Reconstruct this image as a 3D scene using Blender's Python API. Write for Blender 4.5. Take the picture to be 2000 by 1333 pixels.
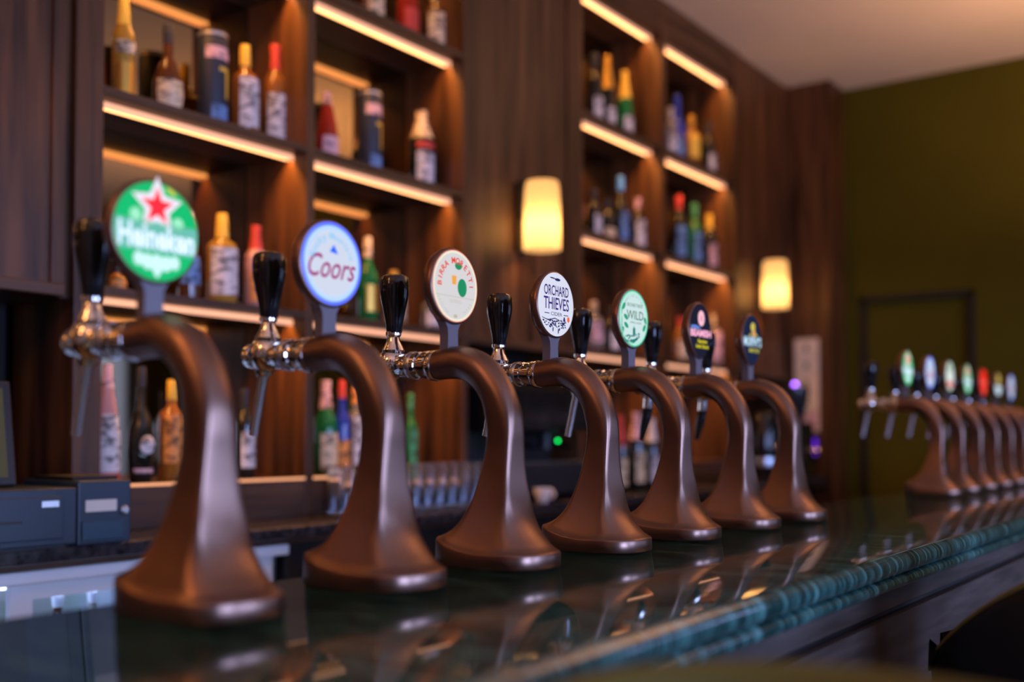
import bpy, bmesh, math, random
from mathutils import Vector, Matrix
random.seed(7)
for o in list(bpy.data.objects): bpy.data.objects.remove(o)
SC = bpy.context.scene
COL = SC.collection
R = math.radians
CT = 1.10            # bar counter top height
EYE = CT + 0.218     # camera height
YAW = 0.6257

# ------------------------------------------------------------------ camera
cd = bpy.data.cameras.new('camera'); cam = bpy.data.objects.new('camera', cd); COL.objects.link(cam)
cam.location = (0, 0, EYE)
PITCH = R(1.5)
cam.rotation_euler = (R(90) + PITCH, 0, YAW)
cd.sensor_width = 36; cd.lens = 2100 / 2000 * 36
cd.shift_y = (856 - 2100 * math.tan(PITCH) - 666.5) / 2000
cd.clip_start = 0.02
cd.dof.use_dof = True; cd.dof.focus_distance = 2.12; cd.dof.aperture_fstop = cd.lens / 29.5
cd.dof.aperture_blades = 0
SC.camera = cam

# ------------------------------------------------------------------ world, exposure, lights
SC.view_settings.view_transform = 'Standard'; SC.view_settings.look = 'None'
SC.view_settings.gamma = 1; SC.view_settings.use_curve_mapping = False
SC.view_settings.exposure = 0.0
w = bpy.data.worlds.new('world'); SC.world = w; w.use_nodes = True
w.node_tree.nodes['Background'].inputs[0].default_value = (0.5, 0.62, 0.9, 1)
w.node_tree.nodes['Background'].inputs[1].default_value = 0.35

def area(name, loc, rot, sx, sy, power, color, spread=180):
    l = bpy.data.lights.new(name, 'AREA'); l.shape = 'RECTANGLE'; l.size = sx; l.size_y = sy
    l.energy = power; l.color = color; l.spread = R(spread)
    o = bpy.data.objects.new(name, l); COL.objects.link(o); o.location = loc; o.rotation_euler = rot
    return o
WINS = [(-0.9, 1.5), (2.6, 4.8), (5.5, 7.0)]
WPOW = [240, 140, 10]
for (a, b), pw in zip(WINS, WPOW):      # daylight through the three tall windows on the customers' side
    area('window_daylight', (4.0, (a + b) / 2, 1.60), (0, R(90), 0), 1.5, b - a, pw, (0.36, 0.48, 1.0))

area('window_daylight', (2.7, 7.41, 1.6), (R(-90), 0, 0), 1.3, 1.3, 10, (0.40, 0.48, 1.0))
area('under_counter_light', (-1.235, .9, 1.022), (0, R(74), 0), .03, 2.6, 5, (0.55, 0.66, 1.0), 130)  # extra light added to brighten the cooler front
UPL = [(.1, -1.2, 0, 22), (1.0, 2.4, 0, 10), (.42, 5.8, R(90), 105)]
for x, y, rz, pw in UPL:     # unseen troughs added to brighten the ceiling
    area('uplighter_glow', (x, y, 2.34), (R(180), 0, rz), .25, 2.2, pw, (1, 0.52, 0.24), 170)

# ------------------------------------------------------------------ materials
def mat(name, col=(.8, .8, .8), rough=.5, metal=0, coat=0, trans=0, ior=1.45, emit=None, es=1, spec=.5, alpha=1):
    m = bpy.data.materials.new(name); m.use_nodes = True
    b = m.node_tree.nodes['Principled BSDF']
    b.inputs['Base Color'].default_value = (*col, 1)
    b.inputs['Roughness'].default_value = rough
    b.inputs['Metallic'].default_value = metal
    b.inputs['Coat Weight'].default_value = coat
    b.inputs['Transmission Weight'].default_value = trans
    b.inputs['IOR'].default_value = ior
    b.inputs['Specular IOR Level'].default_value = spec
    if emit:
        b.inputs['Emission Color'].default_value = (*emit, 1); b.inputs['Emission Strength'].default_value = es
    return m
def noise_mix(m, c1, c2, scale, stretch=(1, 1, 1), detail=6, lo=.35, hi=.65, rr=None, bump=0, dist=0, extra=None):
    nt = m.node_tree; n = nt.nodes; L = nt.links; b = n['Principled BSDF']
    tc = n.new('ShaderNodeTexCoord'); mp = n.new('ShaderNodeMapping'); mp.inputs['Scale'].default_value = stretch
    ns = n.new('ShaderNodeTexNoise'); ns.inputs['Scale'].default_value = scale; ns.inputs['Detail'].default_value = detail
    ns.inputs['Distortion'].default_value = dist
    cr = n.new('ShaderNodeValToRGB'); e = cr.color_ramp.elements
    e[0].position = lo; e[0].color = (*c1, 1); e[1].position = hi; e[1].color = (*c2, 1)
    if extra:
        for p, c in extra:
            x = cr.color_ramp.elements.new(p); x.color = (*c, 1)
    L.new(tc.outputs['Object'], mp.inputs[0]); L.new(mp.outputs[0], ns.inputs['Vector'])
    L.new(ns.outputs['Fac'], cr.inputs[0]); L.new(cr.outputs[0], b.inputs['Base Color'])
    if rr:
        mr = n.new('ShaderNodeMapRange'); mr.inputs[3].default_value = rr[0]; mr.inputs[4].default_value = rr[1]
        L.new(ns.outputs['Fac'], mr.inputs[0]); L.new(mr.outputs[0], b.inputs['Roughness'])
    if bump:
        bp = n.new('ShaderNodeBump'); bp.inputs['Strength'].default_value = bump; bp.inputs['Distance'].default_value = .004
        L.new(ns.outputs['Fac'], bp.inputs['Height']); L.new(bp.outputs[0], b.inputs['Normal'])
    return m
WOOD = noise_mix(mat('dark_walnut', rough=.42, spec=.5), (.028, .009, .002), (.125, .048, .014), 3.0, (6, 6, .5), 8, rr=(.36, .5), bump=.12)
WOODS = noise_mix(mat('walnut_shelf', rough=.42), (.030, .011, .004), (.095, .040, .014), 3.0, (6, .5, 6), 8, rr=(.36, .5))
WOODB = noise_mix(mat('bar_front_oak', rough=.45), (.040, .029, .023), (.078, .058, .047), 5.0, (8, .6, 8), 8, rr=(.38, .55), bump=.2)
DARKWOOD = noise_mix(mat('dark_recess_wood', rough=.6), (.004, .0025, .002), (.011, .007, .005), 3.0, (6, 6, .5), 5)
MARBLE = noise_mix(mat('green_marble', rough=.045, spec=.5, ior=1.85), (.007, .021, .017), (.135, .330, .280), 4.0, (1.8, 15, 1.8), 9, .34, .74,
                   dist=1.1, extra=[(.50, (.024, .072, .060)), (.60, (.052, .150, .128))])
BLACKTOP = noise_mix(mat('black_granite', rough=.18), (.012, .010, .012), (.05, .042, .045), 40, (1, 1, 1), 4)
CEIL = noise_mix(mat('ceiling_paint', rough=.9), (.62, .53, .42), (.66, .56, .45), 2)
GREEN = noise_mix(mat('olive_green_paint', rough=.8, spec=.12), (.062, .051, .003), (.073, .060, .0035), 1.5)
CREAMW = mat('warm_wall_paint', (.35, .25, .17), .85)
FLOORM = noise_mix(mat('floor_boards', rough=.4), (.05, .03, .02), (.11, .065, .04), 3, (.5, 8, 1))
MIRROR = mat('amber_mirror', (.30, .24, .15), .03, metal=1)
BRONZE = noise_mix(mat('brushed_bronze', rough=.33, metal=1), (.215, .125, .090), (.26, .155, .115), 6, (1, 1, 1), 3, rr=(.30, .38))
CHROME = mat('polished_chrome', (.82, .78, .74), .07, metal=1)
STEEL = mat('brushed_steel', (.62, .66, .72), .28, metal=1)
SATIN = mat('satin_chrome', (.80, .80, .84), .22, metal=1)
BLACKG = mat('black_gloss_plastic', (.006, .006, .007), .16, coat=.4)
BLACKM = mat('black_matt_plastic', (.012, .012, .014), .45)
HOUSE = mat('badge_housing_bronze', (.20, .105, .07), .32, metal=.85)
STEMM = mat('badge_stem_grey', (.13, .11, .12), .4, metal=0)
BLUEGREY = mat('blue_grey_plastic', (.016, .034, .058), .42)
SCREEN = mat('dim_screen', (.02, .02, .01), .25, emit=(.10, .085, .03), es=.35)
LEDM = mat('warm_led_diffuser', (.06, .04, .03), .6, emit=(1.0, .46, .28), es=1.25, spec=.1)
CLEAR = mat('clear_glass', (.95, .97, 1), .02, trans=1)
LEDB = mat('warm_led_tape', (.06, .04, .03), .6, emit=(1.0, .44, .17), es=3.4, spec=.1)
LEDGE_GLOW = mat('warm_led_edge', (.06, .04, .03), .6, emit=(1.0, .42, .20), es=1.2, spec=.1)  # emission imitating light that lies on the ledge
BLACKF = mat('black_leather', (.004, .004, .004), .5, spec=.3)
OLIVEF = mat('olive_velvet', (.11, .09, .008), .7)
PIPE = mat('olive_piping', (.12, .10, .02), .4)
WHITEP = mat('white_porcelain', (.75, .68, .6), .25)

# ------------------------------------------------------------------ mesh helpers
def box(bm, x0, x1, y0, y1, z0, z1):
    vs = [bm.verts.new((x, y, z)) for x in (x0, x1) for y in (y0, y1) for z in (z0, z1)]
    for f in ((0, 1, 3, 2), (4, 6, 7, 5), (0, 4, 5, 1), (2, 3, 7, 6), (0, 2, 6, 4), (1, 5, 7, 3)):
        bm.faces.new([vs[i] for i in f])
    return bm
def rings(bm, rs, cap=True):
    prev = None; first = None
    for r in rs:
        vs = [bm.verts.new(p) for p in r]
        if prev:
            n = len(vs)
            for i in range(n): bm.faces.new((prev[i], prev[(i + 1) % n], vs[(i + 1) % n], vs[i]))
        else: first = vs
        prev = vs
    if cap:
        try: bm.faces.new(list(reversed(first))); bm.faces.new(prev)
        except Exception: pass
    return bm
def lathe(bm, prof, seg=28, c=(0, 0, 0), axis='z', cap=True):
    rs = []
    for r, h in prof:
        ring = []
        for i in range(seg):
            a = 2 * math.pi * i / seg; u, v = max(r, 1e-5) * math.cos(a), max(r, 1e-5) * math.sin(a)
            p = (u, v, h) if axis == 'z' else ((h, u, v) if axis == 'x' else (v, h, u))
            ring.append((p[0] + c[0], p[1] + c[1], p[2] + c[2]))
        rs.append(ring)
    return rings(bm, rs, cap)
def tube(bm, pts, rad, seg=16):
    pts = [Vector(p) for p in pts]; rs = []
    for i, p in enumerate(pts):
        t = (pts[min(i + 1, len(pts) - 1)] - pts[max(i - 1, 0)]).normalized()
        s = Vector((0, 1, 0)) if abs(t.y) < .9 else Vector((1, 0, 0))
        u = t.cross(s).normalized(); v = t.cross(u)
        r = rad[i] if isinstance(rad, (list, tuple)) else rad
        rs.append([tuple(p + u * r * math.cos(2 * math.pi * k / seg) + v * r * math.sin(2 * math.pi * k / seg)) for k in range(seg)])
    return rings(bm, rs)
def sphere(bm, c, r, sx=1, sy=1, sz=1, seg=24):
    bmesh.ops.create_uvsphere(bm, u_segments=seg, v_segments=seg // 2, radius=1,
        matrix=Matrix.Translation(c) @ Matrix.Diagonal((r * sx, r * sy, r * sz, 1)))
    return bm
def obj(name, bm, m, parent=None, smooth=False, bevel=0, ang=35):
    bmesh.ops.recalc_face_normals(bm, faces=bm.faces)
    me = bpy.data.meshes.new(name); bm.to_mesh(me); bm.free(); me.materials.append(m)
    if smooth:
        me.polygons.foreach_set('use_smooth', [True] * len(me.polygons)); me.set_sharp_from_angle(angle=R(ang))
    o = bpy.data.objects.new(name, me); COL.objects.link(o); o.parent = parent
    if bevel:
        md = o.modifiers.new('bevel', 'BEVEL'); md.width = bevel; md.segments = 2; md.limit_method = 'ANGLE'; md.harden_normals = False
    return o
NB = bmesh.new
def thing(name, label, cat, loc=(0, 0, 0), rz=0, group=None):
    o = bpy.data.objects.new(name, None); COL.objects.link(o); o.location = loc; o.rotation_euler = (0, 0, rz)
    o.empty_display_size = .05
    return tag(o, label, cat, group)
def tag(o, label, cat, group=None):
    o['label'] = label; o['category'] = cat
    if group: o['group'] = group
    return o
def struct(name, bm, m, bevel=0):
    o = obj(name, bm, m, bevel=bevel); o['kind'] = 'structure'; return o
def Bx(name, m, parent, *a, bevel=0): return obj(name, box(NB(), *a), m, parent, bevel=bevel)
def Z(zr): return EYE + zr    # heights measured from the camera's eye level

# ------------------------------------------------------------------ room
CEILZ = Z(2.45); YE = 7.47
struct('floor', box(NB(), -3.4, 4.2, -3.2, YE + .1, -.1, 0), FLOORM)
struct('ceiling', box(NB(), -3.4, 4.2, -3.2, YE + .1, CEILZ, CEILZ + .1), CEIL)
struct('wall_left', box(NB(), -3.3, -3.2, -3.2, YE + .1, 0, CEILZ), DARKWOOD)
struct('wall_near', box(NB(), -3.2, 4.2, -3.2, -3.1, 0, CEILZ), CREAMW)
bm = NB(); DX0, DX1, DZ = -2.406, -1.655, Z(.975)
box(bm, -3.2, DX0, YE, YE + .1, 0, CEILZ); box(bm, DX1, 2.0, YE, YE + .1, 0, CEILZ); box(bm, 3.4, 4.2, YE, YE + .1, 0, CEILZ); box(bm, 2.0, 3.4, YE, YE + .1, 0, .9); box(bm, 2.0, 3.4, YE, YE + .1, 2.3, CEILZ); box(bm, DX0, DX1, YE, YE + .1, DZ, CEILZ)
struct('wall_far', bm, GREEN)
bm = NB(); ys = [-3.1] + [v for ab in WINS for v in ab] + [YE]
for i in range(0, len(ys), 2): box(bm, 4.1, 4.2, ys[i], ys[i + 1], 0, CEILZ)
for a, b in WINS: box(bm, 4.1, 4.2, a, b, 0, .8); box(bm, 4.1, 4.2, a, b, 2.4, CEILZ)
struct('wall_right', bm, GREEN)
for i, (a, b) in enumerate(WINS):
    bm = NB()
    for y in (a, (a + b) / 2 - .02, b - .04): box(bm, 4.11, 4.17, y, y + .04, .8, 2.4)
    for z in (.8, 1.7, 2.36): box(bm, 4.11, 4.17, a, b, z, z + .04)
    f = struct('window_%d' % (i + 1), bm, WOOD)
    g = obj('pane', box(NB(), 4.135, 4.14, a + .02, b - .02, .82, 2.38), CLEAR, f)
bm = NB()
for x in (2.0, 2.68, 3.36): box(bm, x, x + .04, YE + .02, YE + .08, .9, 2.3)
for z in (.9, 2.26): box(bm, 2.0, 3.4, YE + .02, YE + .08, z, z + .04)
f = struct('window_4', bm, WOOD)
obj('pane', box(NB(), 2.02, 3.38, YE + .045, YE + .05, .92, 2.28), CLEAR, f)
# door in the far wall, painted like the wall
d = struct('door_1', box(NB(), DX0 + .03, DX1 - .03, YE + .03, YE + .08, 0, DZ - .03), GREEN)
bm = NB(); box(bm, DX0, DX0 + .035, YE - .012, YE + .06, 0, DZ); box(bm, DX1 - .035, DX1, YE - .012, YE + .06, 0, DZ)
box(bm, DX0, DX1, YE - .012, YE + .06, DZ - .035, DZ)
obj('door_frame', bm, DARKWOOD, d)
bm = NB(); lathe(bm, [(.012, 0), (.012, .03), (.024, .035), (.024, .06), (.015, .065)], c=(DX1 - .1, YE - .04, 1.0), axis='y')
obj('door_knob', bm, CHROME, d, smooth=True)
# corner pillar at the end of the back bar
struct('trim_1', box(NB(), -3.2, -2.509, 7.176, YE, 0, CEILZ), WOOD)

struct('trim_2', box(NB(), -3.2, -2.83, 1.715, 1.745, Z(.40), CEILZ), WOOD)

# ------------------------------------------------------------------ back bar joinery
FX = -2.80; MX = -3.12
LEV = [.42, 1.01, 1.60, 2.25]
def cabinet(name, label, bays, postL, postR, mids):
    t = thing(name, label, 'shelving', (FX, bays[0][0], 0))
    ox, oy = FX, bays[0][0]
    def P(nm, m, x0, x1, y0, y1, z0, z1, bevel=.002): return Bx(nm, m, t, x0 - ox, x1 - ox, y0 - oy, y1 - oy, z0, z1, bevel=bevel)
    zb = Z(-.275)
    P('side_post', WOOD, MX, FX, postL[0], postL[1], zb, CEILZ - .001)
    P('side_post', WOOD, MX, FX, postR[0], postR[1], zb, CEILZ - .001)
    for a, b in mids: P('partition', WOOD, MX, FX, a, b, zb, CEILZ - .001)
    for a, b in bays:
        P('mirror_back', MIRROR, MX - .012, MX - .002, a - .01, b + .01, zb, CEILZ - .002, 0)
        P('plinth', WOODS, MX, FX - .004, a, b, zb, Z(-.138))
        if b < 4: P('light_strip', LEDGE_GLOW, FX - .0045, FX + .001, a + .002, b - .002, Z(-.1455), Z(-.1375), 0)  # glowing strip stands in for the lit front edge of the ledge
        P('top_fascia', WOODS, MX, FX, a, b, Z(2.28), CEILZ - .001)
        for z in LEV:
            s = P('shelf', WOODS, MX, FX, a, b, Z(z), Z(z + .026))
            sb = NB()       # channel profile: two glowing lips with the diode tape between them
            box(sb, -.072, -.066, a - oy + .004, b - oy - .004, Z(z) - .019, Z(z) + .001)
            st = obj('light_strip', sb, LEDM, s)
            Bx('light_strip', LEDB, s, -.100, -.094, a - oy + .004, b - oy - .004, Z(z) - .015, Z(z) + .001)
            l = area('strip_light', (FX - .083, (a + b) / 2, Z(z) - .0015), (0, 0, 0), .012, (b - a) * .97, 5.6, (1, .42, .10), 175)
            l.parent = None
    return t
cabinet('back_bar_shelving', 'dark wooden back bar shelving with two lit bays, nearer the camera',
        [(1.834, 2.638), (2.675, 3.525)], (1.745, 1.834), (3.525, 3.56), [(2.638, 2.675)])
cabinet('back_bar_shelving', 'farther dark wooden back bar shelving between the two wall sconces',
        [(4.47, 5.30), (5.346, 6.27)], (4.43, 4.47), (6.27, 6.31), [(5.30, 5.346)])
cabinet('back_bar_shelving', 'back bar shelving of two bays beyond the left edge of the photo',
        [(-1.86, -.66), (-.62, .58)], (-1.9, -1.86), (.58, .62), [(-.66, -.62)])
def panel(label, y0, y1, inset=.05, mould=False):
    t = thing('wall_panel', label, 'panel', (FX, y0, Z(.40)))
    H = CEILZ - Z(.40) - .001; W = y1 - y0
    Bx('panel_board', WOOD, t, -.32, -.012, 0, W, .03, H)
    bm = NB()
    for a, b in ((0, inset), (W - inset, W)): box(bm, -.05, 0, a, b, .035, H)
    obj('panel_frame', bm, WOOD, t, bevel=.002)
    Bx('bottom_rail', WOODS, t, -.32, .006, 0, W, 0, .035, bevel=.004)
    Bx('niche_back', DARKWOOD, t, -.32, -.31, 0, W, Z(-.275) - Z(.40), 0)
    return t
panel('tall dark wood panel left of the nearest shelves above the till', .70, 1.715, .04)
panel('tall dark wood panel carrying the nearer wall sconce', 3.56, 4.43, .09)
panel('tall dark wood panel carrying the farther wall sconce, next to the corner pillar', 6.31, 7.176, .05)

# back counter and its base
t = thing('back_counter', 'long dark back counter under the mirrored shelves', 'counter', (-2.8, 1, 0))
Bx('worktop', BLACKTOP, t, -.38, .27, -2.6, 6.17, Z(-.315), Z(-.275), bevel=.006)
bm = NB()
for i in range(6): box(bm, -.3, .19, 1.38 + i * .79, 1.38 + i * .79 + .78, .1, Z(-.335))
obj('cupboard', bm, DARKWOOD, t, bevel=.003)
Bx('apron', WOODS, t, -.3, .22, -2.6, 6.17, Z(-.335), Z(-.315))

# bottle cooler under the back counter at the left
t = thing('bottle_cooler', 'stainless steel bottle cooler with lit glass doors under the back counter', 'fridge', (-2.8, .5, 0))
bm = NB(); box(bm, -.3, -.27, 0, 1.86, .1, .98); box(bm, -.3, .16, 0, .03, .1, .98); box(bm, -.3, .16, 1.83, 1.86, .1, .98); box(bm, -.3, .16, 0, 1.86, .1, .13)
box(bm, -.3, .16, .92, .95, .1, .98)
obj('cooler_body', bm, STEEL, t)
PALE = mat('pale_enamel', (.80, .84, .92), .35)
Bx('top_trim', PALE, t, -.3, .225, 0, 1.86, .948, .982, bevel=.006)
COOL = mat('cool_led_lamp', (.8, .85, 1), .4, emit=(.55, .68, 1.0), es=5)
for y0 in (.04, .96):
    fr = NB(); box(fr, .17, .19, y0, y0 + .86, .905, .945); box(fr, .17, .19, y0, y0 + .86, .12, .2); box(fr, .17, .19, y0, y0 + .06, .2, .905); box(fr, .17, .19, y0 + .80, y0 + .86, .2, .905)
    f = obj('cooler_door', fr, PALE, t)
    Bx('door_glass', CLEAR, f, .176, .182, y0 + .05, y0 + .81, .19, .91)
    Bx('door_handle', BLACKM, f, .19, .215, y0 + .78, y0 + .80, .5, .85, bevel=.004)
Bx('interior_lamp', COOL, t, -.2, .10, .06, 1.80, .925, .937)
Bx('rack', STEEL, t, -.26, .165, .04, 1.82, .59, .60)

# ------------------------------------------------------------------ bar counter
def extrude_y(bm, prof, y0, y1, n=1):
    rs = []
    for k in range(n + 1):
        y = y0 + (y1 - y0) * k / n; rs.append([(x, y, z) for x, z in prof])
    return rings(bm, rs)
prof = [(-1.26, CT - .066), (-1.26, CT - .006), (-1.254, CT)]
for k in range(0, 11):
    a = R(90 - 18 * k); prof.append((-.606 + .020 * math.cos(a) * 1.0, CT - .020 + .020 * math.sin(a)))
prof.append((-.612, CT - .0405))
for k in range(0, 9):
    a = R(80 - 20 * k); prof.append((-.606 + .0145 * math.cos(a), CT - .0535 + .0125 * math.sin(a)))
bar = thing('bar_counter', 'long bar counter with polished green marble top and double rounded edge', 'counter', (0, 0, 0))
obj('marble_top', extrude_y(NB(), prof, -1.6, 7.0), MARBLE, bar, smooth=True, ang=50)
Bx('fascia_rail', WOODB, bar, -1.18, -.612, -1.58, 6.98, CT - .104, CT - .066, bevel=.002)
Bx('shadow_gap', DARKWOOD, bar, -1.18, -.632, -1.58, 6.98, CT - .120, CT - .104)
bm = NB(); box(bm, -1.16, -.626, -1.58, 6.98, .12, CT - .120)
obj('front_panels', bm, WOODB, bar)
bm = NB(); box(bm, -.626, -.612, -1.58, 6.98, CT - .26, CT - .120); box(bm, -.626, -.612, -1.58, 6.98, .12, .24)
for y in [-1.58 + .93 * i for i in range(10)]: box(bm, -.626, -.612, y, min(y + .10, 6.98), .24, CT - .26)
obj('front_frame', bm, WOODB, bar)
Bx('under_counter_lamp', STEEL, bar, -1.232, -1.18, -.45, 2.25, CT - .092, CT - .066)  # housing made up for the added light on the cooler
Bx('toe_kick', DARKWOOD, bar, -1.14, -.68, -1.56, 6.96, 0, .12)

# ------------------------------------------------------------------ beer taps
def lerp(a, b, t): return a + (b - a) * t
def catmull(keys, n):
    out = []
    K = [keys[0]] + keys + [keys[-1]]
    for i in range(1, len(K) - 2):
        p0, p1, p2, p3 = K[i - 1], K[i], K[i + 1], K[i + 2]
        for s in range(n):
            t = s / n
            out.append([.5 * (2 * b + (c - a) * t + (2 * a - 5 * b + 4 * c - d) * t * t + (3 * b - a - 3 * c + d) * t ** 3) for a, b, c, d in zip(p0, p1, p2, p3)])
    out.append(list(keys[-1])); return out
def column_bm():
    # x, z, angle of travel (deg from vertical towards -x), half depth, half width, exponent, rim tilt
    low = [(-.012, .000, 0, .096, .075, 5, 0), (-.012, .003, 0, .0975, .0765, 5, .1), (-.012, .0235, 0, .0970, .0762, 5, .9),
           (-.012, .0262, 0, .0958, .0752, 5, 1.0), (-.012, .0276, 0, .0925, .0730, 5, 1.02), (-.012, .036, 0, .080, .067, 6, 1.0)]
    keys = [(-.012, .036, 0, .080, .067, 6, 1.0), (-.011, .054, 0, .064, .060, 7, .72), (-.009, .078, 0, .050, .051, 8, .4), (-.006, .108, 0, .040, .042, 9, .12),
            (-.003, .150, 0, .0310, .0330, 8, 0), (.001, .195, 0, .0265, .0280, 6.0, 0), (.002, .231, 3, .0270, .0270, 4.2, 0),
            (-.003, .262, 16, .0298, .0275, 2.9, 0), (-.017, .298, 38, .0310, .0280, 2.2, 0), (-.045, .331, 62, .0310, .0285, 2.05, 0),
            (-.082, .349, 84, .0300, .0285, 2.0, 0), (-.115, .351, 95, .0285, .0280, 2.0, 0), (-.146, .348, 97, .0265, .0265, 2.0, 0)]
    st = [list(x) for x in low[:-1]] + catmull([list(k) for k in keys], 5)
    rs = []; N = 72
    for x, z, an, a, b, n0, tl in st:
        an = R(an); u = Vector((math.cos(an), 0, math.sin(an)))   # section's depth axis (customer side)
        ring = []
        for k in range(N):
            t = 2 * math.pi * k / N
            c, s = math.cos(t), math.sin(t); n = n0
            du = a * math.copysign(abs(c) ** (2 / n), c); dv = b * math.copysign(abs(s) ** (2 / n), s)
            # rounded toe: bulge the customer face of the foot
            if z < .12 and du > 0:
                du += (.022 * (1 - (dv / b) ** 2) - .013) * min(1, (.12 - z) / .08)
            p = Vector((x, 0, z)) + u * du + Vector((0, dv, 0))
            p.z += tl * max(0, -.02 - du) * .30
            ring.append(tuple(p))
        rs.append(ring)
    return rings(NB(), rs)
ME = {}
def emat(col, s=1.0):
    k = (col, s)
    if k not in ME:
        ME[k] = mat('backlit_print', tuple(c * .25 for c in col), .4, spec=.15, emit=col, es=s)
    return ME[k]
FXD = -.108       # x of badge face
BZ = .488         # z of badge centre
def face_pt(u, v, lift=0, r=.0655): return (FXD + .0006 * (1 + lift), u * r, BZ + v * r)
def flat(bm, pts, lift=1):
    n = len(pts); a = [bm.verts.new(face_pt(u, v, lift)) for u, v in pts]
    bm.faces.new(a); return bm
def ell(bm, cu, cv, ru, rv, lift=1, n=28, rot=0):
    ps = []
    for k in range(n):
        t = 2 * math.pi * k / n; x, y = ru * math.cos(t), rv * math.sin(t)
        ps.append((cu + x * math.cos(rot) - y * math.sin(rot), cv + x * math.sin(rot) + y * math.cos(rot)))
    return flat(bm, ps, lift)
def ringf(bm, r0, r1, lift=1, n=56, sx=1, sy=1):
    a = [bm.verts.new(face_pt(r0 * sx * math.cos(2 * math.pi * k / n), r0 * sy * math.sin(2 * math.pi * k / n), lift)) for k in range(n)]
    b = [bm.verts.new(face_pt(r1 * sx * math.cos(2 * math.pi * k / n), r1 * sy * math.sin(2 * math.pi * k / n), lift)) for k in range(n)]
    for k in range(n): bm.faces.new((a[k], a[(k + 1) % n], b[(k + 1) % n], b[k]))
    return bm
def band(bm, v0, v1, lift=1, rmax=.97, n=24):
    """horizontal band clipped to the disc"""
    ps = []
    for k in range(n + 1):
        v = lerp(v0, v1, k / n); ps.append((math.sqrt(max(0, rmax ** 2 - v * v)), v))
    return flat(bm, ps + [(-u, v) for u, v in reversed(ps)], lift)
def star(bm, cu, cv, ro, ri, lift=1):
    ps = []
    for k in range(10):
        a = R(90 + 36 * k); r = ro if k % 2 == 0 else ri
        ps.append((cu + r * math.cos(a), cv + r * math.sin(a)))
    return flat(bm, ps, lift)
def text_polys(s, shear=0, bold=0):
    c = bpy.data.curves.new('t', 'FONT'); c.body = s; c.shear = shear; c.offset = bold; c.resolution_u = 3
    o = bpy.data.objects.new('t', c); COL.objects.link(o)
    dg = bpy.context.evaluated_depsgraph_get(); me = bpy.data.meshes.new_from_object(o.evaluated_get(dg))
    vs = [(v.co.x, v.co.y) for v in me.vertices]; fs = [tuple(p.vertices) for p in me.polygons]
    bpy.data.objects.remove(o); bpy.data.curves.remove(c); bpy.data.meshes.remove(me)
    return vs, fs
def put_text(bm, s, cu, cv, wdt, hgt, lift=2, shear=0, bold=0, warp=None):
    vs, fs = text_polys(s, shear, bold)
    x0, x1 = min(v[0] for v in vs), max(v[0] for v in vs); y0, y1 = min(v[1] for v in vs), max(v[1] for v in vs)
    nv = []
    for x, y in vs:
        u = cu + ((x - x0) / (x1 - x0) - .5) * wdt; v = cv + ((y - y0) / (y1 - y0) - .5) * hgt
        if warp: u, v = warp(u, v)
        nv.append(bm.verts.new(face_pt(u, v, lift)))
    for f in fs:
        try: bm.faces.new([nv[i] for i in f])
        except Exception: pass
    return bm
def arc_text(bm, s, rad, a0, a1, size, lift=2, bold=.02):
    for i, ch in enumerate(s):
        if ch == ' ': continue
        a = R(lerp(a0, a1, i / (len(s) - 1)))
        vs, fs = text_polys(ch, 0, bold)
        mx = (min(v[0] for v in vs) + max(v[0] for v in vs)) / 2
        nv = []
        for x, y in vs:
            X, Y = (x - mx) * size, (y - .35) * size
            u = rad * math.cos(a) + X * math.sin(a) + Y * math.cos(a); v = rad * math.sin(a) - X * math.cos(a) + Y * math.sin(a)
            nv.append(bm.verts.new(face_pt(u, v, lift)))
        for f in fs:
            try: bm.faces.new([nv[k] for k in f])
            except Exception: pass
    return bm

def outline(kind, n=64):
    ps = []
    for k in range(n):
        t = 2 * math.pi * k / n; u, v = math.cos(t), math.sin(t)
        if kind == 'shield':                       # tall oval pointed towards its stem
            u *= .86 * (1 - .22 * max(0, -v) ** 1.3 - .05 * max(0, v)); v *= 1.06
        ps.append((u, v))
    return ps
def badge(parent, kind, art):
    """housing (part) > face and printed artwork (sub-parts)"""
    bm = NB(); r = .0655; rs = []
    O = outline(kind)
    for x, k in ((FXD + .0003, .985), (FXD - .0005, 1.02), (FXD - .003, 1.045), (FXD - .010, 1.05), (FXD - .020, 1.0), (FXD - .027, .86), (FXD - .031, .62), (FXD - .033, .25)):
        rs.append([(x, u * r * k, BZ + v * r * k) for u, v in O])
    rings(bm, rs)
    # flared stem
    rs = []
    for z, b in ((.374, .0150), (.400, .0140), (.412, .0150), (.422, .021), (.432, .032), (.440, .038)):
        rs.append([(FXD - .004, -b, z), (FXD - .004, b, z), (FXD - .024, b * .9, z), (FXD - .024, -b * .9, z)])
    h = obj('badge_housing', bm, HOUSE, parent, smooth=True, ang=40)
    obj('badge_stem', rings(NB(), rs), STEMM, h, smooth=True, ang=30)
    # lit face
    fcol = art[0]
    f = obj('badge_face', flat(NB(), [(u * .985, v * .985) for u, v in O], 0), emat(*fcol), h)
    for nm, bmx, col, s in art[1]:
        obj(nm, bmx, emat(col, s), h)
    return h

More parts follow.
